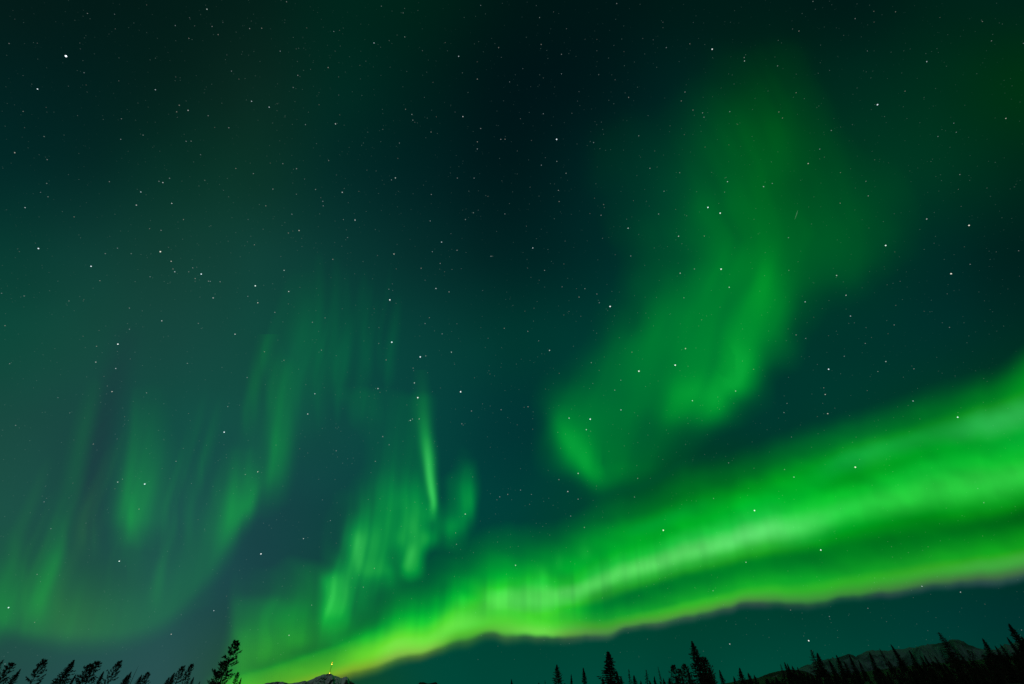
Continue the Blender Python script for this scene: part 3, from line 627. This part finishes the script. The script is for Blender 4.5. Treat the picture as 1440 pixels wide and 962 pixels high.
mountain('mountain_range', [(1020,985),(1060,968),(1090,955),(1115,942),(1135,934),(1150,927),(1160,925),(1170,923.6),(1180,921.5),(1190,918.5),(1196,917.6),(1202,920),(1208,918.5),(1216,914.5),(1222,912.8),(1232,912.3),(1246,911.5),(1260,909.5),(1272,908.8),(1284,908),(1294,905),(1302,902.5),(1312,901.5),(1320,901.3),(1328,898),(1336,896.3),(1344,896.4),(1352,899),(1360,903),(1370,907),(1382,910.5),(1390,910.8),(1398,909),(1408,905.5),(1416,904),(1424,901),(1432,898),(1445,895),(1470,888),(1500,890),(1550,905),(1620,930)],
  9000, 2600, -40, rock_mat('far_haze_tinted_snowy_rock', (.12, .21, .25), .0022, .42, (.045, .08, .10)), 9, 'distant pale snow-dusted mountain range behind the dark wooded slope', 110)  # glowing haze of distance put into the colour: rock and snow both tinted teal
mountain('hillside', [(1000,985),(1030,968),(1050,958.5),(1062,953),(1072,949),(1082,945.5),(1092,942),(1104,940),(1118,939.5),(1135,943),(1160,955),(1190,975)],
  1500, 420, -10, rock_mat('patchy_snow', (.5, .54, .53), .03, .56), 13, 'low dark hillside with thin snow patches at the foot of the wooded slope', 9)

# ------------------------------------------------------------ mast with its warning lamps
def tube(bm, a, b, r0, r1, n=6):
    a = Vector(a); b = Vector(b); ax = (b-a).normalized(); u = ax.orthogonal().normalized(); v = ax.cross(u)
    A = [bm.verts.new(a+(u*math.cos(2*math.pi*i/n)+v*math.sin(2*math.pi*i/n))*r0) for i in range(n)]
    B = [bm.verts.new(b+(u*math.cos(2*math.pi*i/n)+v*math.sin(2*math.pi*i/n))*r1) for i in range(n)]
    for i in range(n): bm.faces.new((A[i], A[(i+1) % n], B[(i+1) % n], B[i]))
    bm.faces.new(A[::-1]); bm.faces.new(B)
def bm_obj(name, bm, mat, parent=None):
    me = bpy.data.meshes.new(name); bm.to_mesh(me); bm.free(); me.materials.append(mat); return link(name, me, parent)
def paint(name, col, rough=.6):
    m, nt, N, L = nodes(name); out = N('ShaderNodeOutputMaterial'); p = N('ShaderNodeBsdfPrincipled'); p.inputs['Roughness'].default_value = rough
    n = N('ShaderNodeTexNoise'); n.inputs['Scale'].default_value = 3; mx = N('ShaderNodeMixRGB'); mx.blend_type = 'MULTIPLY'; mx.inputs[0].default_value = .4; mx.inputs[1].default_value = (*col, 1)
    L(n.outputs['Color'], mx.inputs[2]); L(mx.outputs[0], p.inputs['Base Color']); L(p.outputs[0], out.inputs['Surface']); return m
def mast():
    d = 5985.0
    def at(px, py, el_of=None):
        a, e = azel(px, py); return Vector((math.sin(a)*d, math.cos(a)*d, EYE+math.tan(e)*d))
    a0, e0 = azel(463.6, 947.2); base = at(463.6, 947.2)
    a1, e1 = azel(466.6, 933.2); hgt = math.tan(e1)*d-math.tan(e0)*d
    t = bpy.data.objects.new('lattice_mast', None); C.objects.link(t); t.location = base-Vector((0, 0, 8))
    tag(t, 'tall red lattice mast with glowing lamps on the rounded mountain top', 'mast')
    bm = bmesh.new(); red = paint('red_mast_paint', (.45, .04, .02)); H = hgt+8; w0, w1 = 5.0, 1.6
    cor = lambda z, i: Vector(((w0+(w1-w0)*z/H)*(1 if i in (0, 1) else -1), (w0+(w1-w0)*z/H)*(1 if i in (0, 3) else -1), z))
    nz = 10
    for i in range(4):
        tube(bm, cor(0, i), cor(H, i), .4, .3, 5)
        for k in range(nz):
            z0, z1 = H*k/nz, H*(k+1)/nz
            tube(bm, cor(z0, i), cor(z1, (i+1) % 4), .18, .18, 4); tube(bm, cor(z1, i), cor(z1, (i+1) % 4), .18, .18, 4)
    tube(bm, (0, 0, H-1), (0, 0, H+7), .5, .2, 5)
    bm_obj('frame', bm, red, t)
    def lamp(z, r, col, s, lab):
        bm = bmesh.new(); bmesh.ops.create_icosphere(bm, subdivisions=2, radius=r)
        for v in bm.verts: v.co.z *= .85
        o = bm_obj('lamp', bm, star_mat('lamp_glow', col, s), t); o.location = (0, -w0-.5 if z < 12 else 0, z); o['label'] = lab
    lamp(H-6, 4.8, (1, .55, .07), 2.2, 'large yellow lamp near the mast top')
    lamp(11, 4.0, (1, .58, .08), 1.8, 'smaller yellow lamp at the mast foot')
    lamp(H+9, 3.6, (1, .10, .02), 1.0, 'dim red lamp on the mast tip')
mast()

# ------------------------------------------------------------ trees
def needle_mat(name, a, b):
    m, nt, N, L = nodes(name); out = N('ShaderNodeOutputMaterial'); p = N('ShaderNodeBsdfPrincipled'); p.inputs['Roughness'].default_value = .8
    tc = N('ShaderNodeTexCoord'); n1 = N('ShaderNodeTexNoise'); n1.inputs['Scale'].default_value = 9; n1.inputs['Detail'].default_value = 3
    cr = N('ShaderNodeValToRGB'); cr.color_ramp.elements[0].color = (*a, 1); cr.color_ramp.elements[1].color = (*b, 1); cr.color_ramp.elements[0].position = .3; cr.color_ramp.elements[1].position = .7
    L(tc.outputs['Object'], n1.inputs['Vector']); L(n1.outputs['Fac'], cr.inputs['Fac']); L(cr.outputs['Color'], p.inputs['Base Color']); L(p.outputs[0], out.inputs['Surface']); return m
NEEDLE = needle_mat('spruce_needles', (.010, .020, .010), (.028, .046, .02))
PINE = needle_mat('pine_needles', (.013, .024, .010), (.034, .048, .018))
BARK = needle_mat('bark', (.02, .016, .013), (.055, .045, .036))
def tree_meshes(kind, seed):
    """trunk and crown of a tree one unit tall; radii are fractions of the height"""
    rn = random.Random(seed)
    lean = (rn.uniform(-.025, .025), rn.uniform(-.025, .025)); ph = rn.uniform(0, 6)
    def axis(z): return Vector((lean[0]*z*z+.006*math.sin(z*7+ph), lean[1]*z*z+.006*math.cos(z*6+ph), z))
    bm = bmesh.new(); n = 7; prev = None; tr = .014 if kind != 'pine' else .016; zs = [0, .02, .06, .15, .3, .45, .6, .75, .88, .96, 1.0]
    if kind == 'snag': tr = .02
    for z in zs:
        r = tr*(1-z)**.8+.0012+(.008*(1-z/.06) if z < .06 else 0); c = axis(z)
        ring = [bm.verts.new(c+Vector((math.cos(2*math.pi*i/n)*r, math.sin(2*math.pi*i/n)*r, 0))) for i in range(n)]
        if prev:
            for i in range(n): bm.faces.new((prev[i], prev[(i+1) % n], ring[(i+1) % n], ring[i]))
        prev = ring
    bm.faces.new(prev)
    V = []; F = []
    def limb(a, b, r0, r1):
        tube(bm, a, b, r0, r1, 4)
    def spray(p, d, ln, wd):
        """flat tuft of needles: a tapered leaf-like blade"""
        d = d.normalized(); s = d.cross(Vector((rn.uniform(-1, 1), rn.uniform(-1, 1), rn.uniform(-1, 1)))).normalized(); i = len(V)
        V.extend([p, p+d*ln*.4+s*wd*.5, p+d*ln, p+d*ln*.45-s*wd*.5]); F.append((i, i+1, i+2, i+3))
    prof = {'spire': lambda t: .004+.16*t**.88, 'cone': lambda t: .004+.32*t**.97, 'thin': lambda t: .004+.125*t**.8,
            'pine': lambda t: .035+.20*math.sin(min(1, t*1.25)*math.pi*.62)**.9, 'club': lambda t: .014+.45*t if t < .07 else (.034 if t < .15 else .034+.20*(t-.14)**.85), 'snag': lambda t: .05*t}[kind]
    lo = {'spire': .1, 'cone': .06, 'thin': .15, 'pine': .3, 'club': .12, 'snag': .25}[kind]
    z = 1.0-.012; gapn = 0
    while z > lo:
        t = 1-z
        dz = {'spire': .017, 'cone': .018, 'thin': .026, 'pine': .030, 'club': .022, 'snag': .055}[kind]*rn.uniform(.7, 1.35)*(.55+.9*min(1, t*2.2))
        nb = {'spire': 6, 'cone': 7, 'thin': 4, 'pine': 5, 'club': 5, 'snag': 2}[kind]
        sector = rn.uniform(0, 6.28); ragged = rn.uniform(.65, 1.2)
        for k in range(nb):
            if kind in ('pine', 'thin', 'club') and rn.random() < .22: continue
            az = sector+6.283*k/nb+rn.uniform(-.4, .4)
            L = prof(t)*ragged*rn.uniform(.55, 1.25)
            if kind == 'pine': droop = rn.uniform(-.1, .55)
            elif kind == 'snag': droop = rn.uniform(-.3, .5)
            else: droop = rn.uniform(.35, .6)-t*1.1 if t < .5 else rn.uniform(-.45, -.1)
            out = Vector((math.cos(az), math.sin(az), 0)); b0 = axis(z)
            b1 = b0+out*L*.6+Vector((0, 0, L*.6*droop)); b2 = b1+out*L*.4+Vector((0, 0, L*(.4*droop+.12)))
            limb(b0, b1, .0035*(.4+t), .0022*(.4+t)); limb(b1, b2, .0022*(.4+t), .0008)
            if kind == 'snag':
                continue
            m = int((2+7*min(1, t/.12) if kind != 'pine' else 9)+L*{'spire': 150, 'cone': 130, 'thin': 110, 'pine': 130, 'club': 130}[kind])
            for q in range(m):
                u = rn.random()**(.8 if kind != 'pine' else .45)
                p = b0.lerp(b1, u/.6) if u < .6 else b1.lerp(b2, (u-.6)/.4)
                side = Vector((-out.y, out.x, 0))*rn.choice((-1, 1))
                dd = out*rn.uniform(.2, 1)+side*rn.uniform(0, .9)+Vector((0, 0, rn.uniform(-.7, .35) if kind != 'pine' else rn.uniform(-.4, .9)))
                spray(p, dd, rn.uniform(.022, .042)*(.3+1.2*t) if kind != 'pine' else rn.uniform(.026, .05), rn.uniform(.012, .02))
        z -= dz
    for q in range(8 if kind != 'snag' else 0):
        spray(axis(1-rn.uniform(0, .05)), Vector((rn.uniform(-.5, .5), rn.uniform(-.5, .5), 1)), rn.uniform(.014, .026), .007)
    tm = bpy.data.meshes.new('trunk'); bm.to_mesh(tm); bm.free(); tm.materials.append(BARK)
    cm = None
    if kind != 'snag':
        cm = bpy.data.meshes.new('crown'); cm.from_pydata(V, [], F); cm.update(); cm.materials.append(PINE if kind == 'pine' else NEEDLE)
    return tm, cm
PROTO = {}
for k, ns in (('spire', 3), ('cone', 3), ('thin', 2), ('pine', 3), ('club', 2), ('snag', 1)):
    for s in range(ns): PROTO[k, s] = tree_meshes(k, 100+17*s+len(k)*7)
NAME = {'spire': 'spruce_tree', 'cone': 'spruce_tree', 'thin': 'spruce_tree', 'pine': 'pine_tree', 'club': 'spruce_tree', 'snag': 'dead_tree'}
rt = random.Random(12)
def plant(kind, x, y, h, wf, label, group, cat='tree'):
    v = rt.randrange(len([1 for q in PROTO if q[0] == kind])); tm, cm = PROTO[kind, v]
    o = bpy.data.objects.new(NAME[kind], None); C.objects.link(o)
    o.location = (x, y, float(ground_z(np.array(x), np.array(y)))-.1); o.rotation_euler = (0, 0, rt.uniform(0, 6.28)); o.scale = (h*wf, h*wf, h)
    link('trunk', tm, o)
    if cm: link('crown', cm, o)
    return tag(o, label, cat, group)
def tree_at(px, py, kind, wf, dist, label, group):
    """a tree whose tip is seen at chart point (px, py), standing on the ground at that distance"""
    a, e = azel(px, py); x = math.sin(a)*dist; y = math.cos(a)*dist
    h = EYE+math.tan(e)*dist-float(ground_z(np.array(x), np.array(y)))+.1
    return plant(kind, x, y, h, wf, label, group)
GL = 'trees along the left'; GC = 'trees below the centre'; GR = 'trees on the right slope'
TREES = [
 (5,928,'thin',1.2,95,'black leaning spruce cut off by the left border, first of the row',GL),
 (15,933,'pine',.8,100,'black thin-topped pine, second tree from the left border',GL),
 (28,941,'cone',.7,100,'short black bushy tree, third from the left border, below its taller neighbours',GL),
 (64,928,'pine',.75,95,'lone slender black pine standing in the gap left of the broad spruce',GL),
 (102,927.6,'cone',.95,85,'broad full black spruce, widest of the left-hand row',GL),
 (107,948,'spire',.6,95,'small thin black spire tucked right of the broad left spruce',GL),
 (129,934,'pine',.8,90,'left one of two black pines grown together, left row',GL),
 (136,931,'pine',.85,92,'right and taller one of two black pines grown together, left row',GL),
 (147,944,'cone',.6,95,'short black tree between the paired pines and a leaning pine',GL),
 (168,930,'pine',.7,92,'leaning sparse black pine with tufted tip, right of the paired pines',GL),
 (180,949,'cone',.7,95,'low black treetop just left of the bare pole tree',GL),
 (184,944.5,'cone',.65,100,'blunt black tree directly beside the bare pole tree',GL),
 (196,936,'snag',.7,95,'bare dead pole tree leaning between low bushy trees',GL),
 (199,949,'cone',.8,92,'low black tree right of the bare pole tree',GL),
 (209,946,'pine',.8,95,'black round-tipped pine, last before the wide gap in the left row',GL),
 (238,952,'cone',.8,95,'low black tree left of the two knob-topped pines',GL),
 (245,946,'cone',.8,92,'sloping black tree at the shoulder of the knob-topped pine',GL),
 (257,937,'pine',.75,90,'left one of the two knob-topped black pines',GL),
 (270.6,934.5,'pine',.65,95,'right one of the two knob-topped black pines, with see-through lower branches',GL),
 (273,952,'cone',.6,100,'small black tree right below the knob-topped pines',GL),
 (281,958,'spire',.7,100,'tiny black tip alone between knob-topped pines and the tall pine',GL),
 (331,902,'pine',.82,80,'tall open-branched leaning pine against the yellow-green glow, tallest on the left',GL),
 (318,930,'pine',.75,84,'open-branched pine leaning close behind the tall pine, half its height',GL),
 (307,944,'pine',.8,82,'shorter ragged pine on the left flank of the tall leaning pine',GL),
 (335,946,'pine',.6,95,'small knobby pine in the glow just right of the tall leaning pine',GL),
 (340,953,'cone',.5,100,'tiny black treetop right of the small knobby pine',GL),
 (720,955,'spire',.9,110,'low black treetop alone at the left end of the centre row',GC),
 (757,960,'cone',.8,110,'barely showing black tip left of the first centre spruce',GC),
 (766,956,'thin',.6,110,'tiny needle-thin tip left of the first centre spruce',GC),
 (784,934.5,'cone',.95,100,'neat cone-shaped black spruce, first full tree of the centre row',GC),
 (802.5,948,'spire',.6,110,'narrow black spire between the neat cone and a slim spruce',GC),
 (820.6,939,'spire',1.0,105,'slim pointed black spruce alone between two gaps, centre row',GC),
 (855,916,'spire',1.75,90,'tall dense column-like spruce, second tallest of the centre row',GC),
 (868,943,'spire',1.1,95,'slim black spruce leaning on the right side of the tall column spruce',GC),
 (872,951,'cone',.7,95,'low black tree at the foot of the tall column spruce, right side',GC),
 (848,953,'cone',.6,95,'low black tree at the foot of the tall column spruce, left side',GC),
 (883,941,'thin',.9,105,'sparse see-through spire between column spruce and small cone',GC),
 (891,949.5,'cone',.75,100,'small black cone right of the sparse spire',GC),
 (907.5,942,'thin',1.2,105,'thin spruce with bushy middle, first left of the low centre trio',GC),
 (919,951,'spire',.9,105,'short black spruce, middle of the low centre trio',GC),
 (925.6,938,'thin',.5,105,'pole-thin black tree, straightest in the centre row',GC),
 (933,954,'cone',.6,100,'low black tip right of the pole-thin tree',GC),
 (940,953,'cone',.8,100,'low bushy black tree left of the round-topped tree',GC),
 (947.5,936,'pine',.75,95,'round-topped black pine left of the tallest centre spruce',GC),
 (956,941,'pine',.75,95,'loose black pine between round-topped pine and the tallest centre spruce',GC),
 (962,934.5,'pine',.8,92,'black pine hugging the left flank of the tallest centre spruce',GC),
 (975,901,'cone',.88,80,'tallest centre spruce, wide black cone with a long pointed tip',GC),
 (985,924.5,'pine',.6,84,'black side pine on the right shoulder of the tallest centre spruce, inner one',GC),
 (991,924.5,'pine',.6,86,'black side pine on the right shoulder of the tallest centre spruce, outer one',GC),
 (996,938,'cone',.7,90,'shorter black spruce at the right foot of the tallest centre spruce',GC),
 (1012,942,'spire',1.1,120,'faint slim treetop in the gap right of the tallest centre spruce',GC),
 (1032,951,'cone',.6,120,'tiny treetop left of the pointed spruce before the slope',GC),
 (1039,939,'spire',1.25,120,'pointed black spruce where the dark slope begins',GC),
 (1052,946,'cone',.8,130,'low black tree right of the pointed spruce where the slope begins',GC),
 (1060,949,'cone',.7,130,'low rounded black treetop at the start of the slope',GC),
 (1097,934.5,'club',.9,190,'ragged black tip, first of a tight clump on the slope',GR),
 (1103,931,'spire',1.1,195,'tallest black tip in the tight clump at the left of the slope',GR),
 (1107,933,'spire',1.0,195,'right-hand black tip of the tight clump at the left of the slope',GR),
 (1114,936,'cone',.7,195,'low black spruce right of the tight clump',GR),
 (1121,938,'cone',.7,200,'low black spruce midway between tight clump and tall ragged pair',GR),
 (1139,914,'club',1.5,170,'tall ragged dark spruce with broken crooked top, below a bright low star',GR),
 (1147,918,'spire',1.5,172,'slightly shorter twin grown against the tall ragged spruce',GR),
 (1166,928,'spire',1.1,185,'black spruce right of the tall ragged pair',GR),
 (1176,921,'spire',1.0,180,'pointed leaning spruce, second right of the tall ragged pair',GR),
 (1186,929.5,'cone',.7,190,'short black spruce in the dip between two pointed spruces',GR),
 (1194,921,'spire',.9,185,'pointed black spruce against the lowest part of the far range',GR),
 (1207,928,'spire',.9,190,'short black spruce left of three leaning spires',GR),
 (1221,917,'spire',1.05,180,'first of three spaced leaning spires on the slope',GR),
 (1238,912,'thin',1.3,180,'second of three spaced leaning spires, thin and sparse',GR),
 (1249,928,'cone',.7,195,'short black tree between the second and third leaning spires',GR),
 (1254,906,'spire',.95,178,'third and tallest of three spaced leaning spires',GR),
 (1261,920,'spire',.8,190,'short black spruce at the right foot of the tallest leaning spire',GR),
 (1278,914.5,'spire',1.05,185,'leaning black spruce alone right of the three spires',GR),
 (1294,922,'cone',.6,200,'small black tree right of the lone leaning spruce',GR),
 (1299,921,'spire',.8,200,'small pointed tree, left of the ragged club-topped spruce, with a twin',GR),
 (1305,919.5,'thin',.9,200,'sparse small tree left of the ragged club-topped spruce',GR),
 (1314,922,'cone',.6,195,'small black tree at the left foot of the club-topped spruce',GR),
 (1321,889.5,'club',1.45,165,'ragged club-topped leaning spruce standing against the pale far peak',GR),
 (1333,915,'cone',.7,180,'bushy black tree at the right foot of the club-topped spruce',GR),
 (1350,919.5,'cone',.6,200,'small black tree below the pale far peak',GR),
 (1360,914.5,'pine',.7,195,'rounded black treetop in the low stretch right of the pale peak',GR),
 (1366,916,'pine',.6,195,'lower rounded treetop beside its rounded neighbour, low stretch',GR),
 (1380,898,'spire',1.25,170,'dense leaning spindle-shaped spruce between two low stretches',GR),
 (1399,908,'cone',.6,190,'bushy black tree right of the spindle-shaped spruce',GR),
 (1406,906,'cone',.6,190,'bushy black tree left of the tallest right-hand spruce',GR),
 (1416,896,'spire',.9,175,'short spruce with pointed tip left of the tallest right-hand spruce',GR),
 (1416,877,'spire',1.25,160,'tallest right-hand spruce, leaning with a long bare tip',GR),
 (1428,893,'spire',1.0,170,'dense black spruce grown into the right side of the tallest right-hand spruce',GR),
 (1436,895,'spire',1.1,175,'black spruce at the right border, last of the slope',GR),
]
for q in TREES: tree_at(q[0], q[1], q[2], q[3]*(1.35 if q[2] in ('cone', 'spire') else 1.2 if q[2] == 'thin' else 1.05)*(1.25 if q[3] < .85 and q[0] > 700 else 1), q[4], q[5], q[6])
for px, py, d in ((951,951,98),(958,949,90),(966,940,88),(971,946,92),(982,938,90),(988,943,94),(993,947,88),(1000,950,96),(1003,954,100),(944,956,98),(929,958,104),(914,957,104),(901,957,104),(896,958,98)):
    tree_at(px, py, rt.choice(['pine', 'cone', 'spire', 'thin']), rt.uniform(.85, 1.2), d, 'low black treetop lost in the thicket around the tallest centre spruce', 'low thicket below the centre')
# the dark wood that fills the slope between them: small spruces, each a tree of its own
n = 0
while n < 285:
    px = rt.uniform(1040, 1480); d = rt.uniform(95, 262)
    a, _ = azel(px, 940); x = math.sin(a)*d; y = math.cos(a)*d
    el = float(hill_el(a))+(rt.uniform(-.15, .34) if n % 2 else rt.uniform(-1.3, 0))*(.55 if px < 1110 else 1)
    h = EYE+math.tan(R(el))*d-float(ground_z(np.array(x), np.array(y)))
    if not 1.5 < h < 10: continue
    plant(rt.choice(['spire', 'cone', 'cone', 'thin', 'pine']), x, y, h, rt.uniform(1.1, 1.7), 'small black spruce lost in the dark wood that fills the right slope', 'dark wood on the right slope'); n += 1
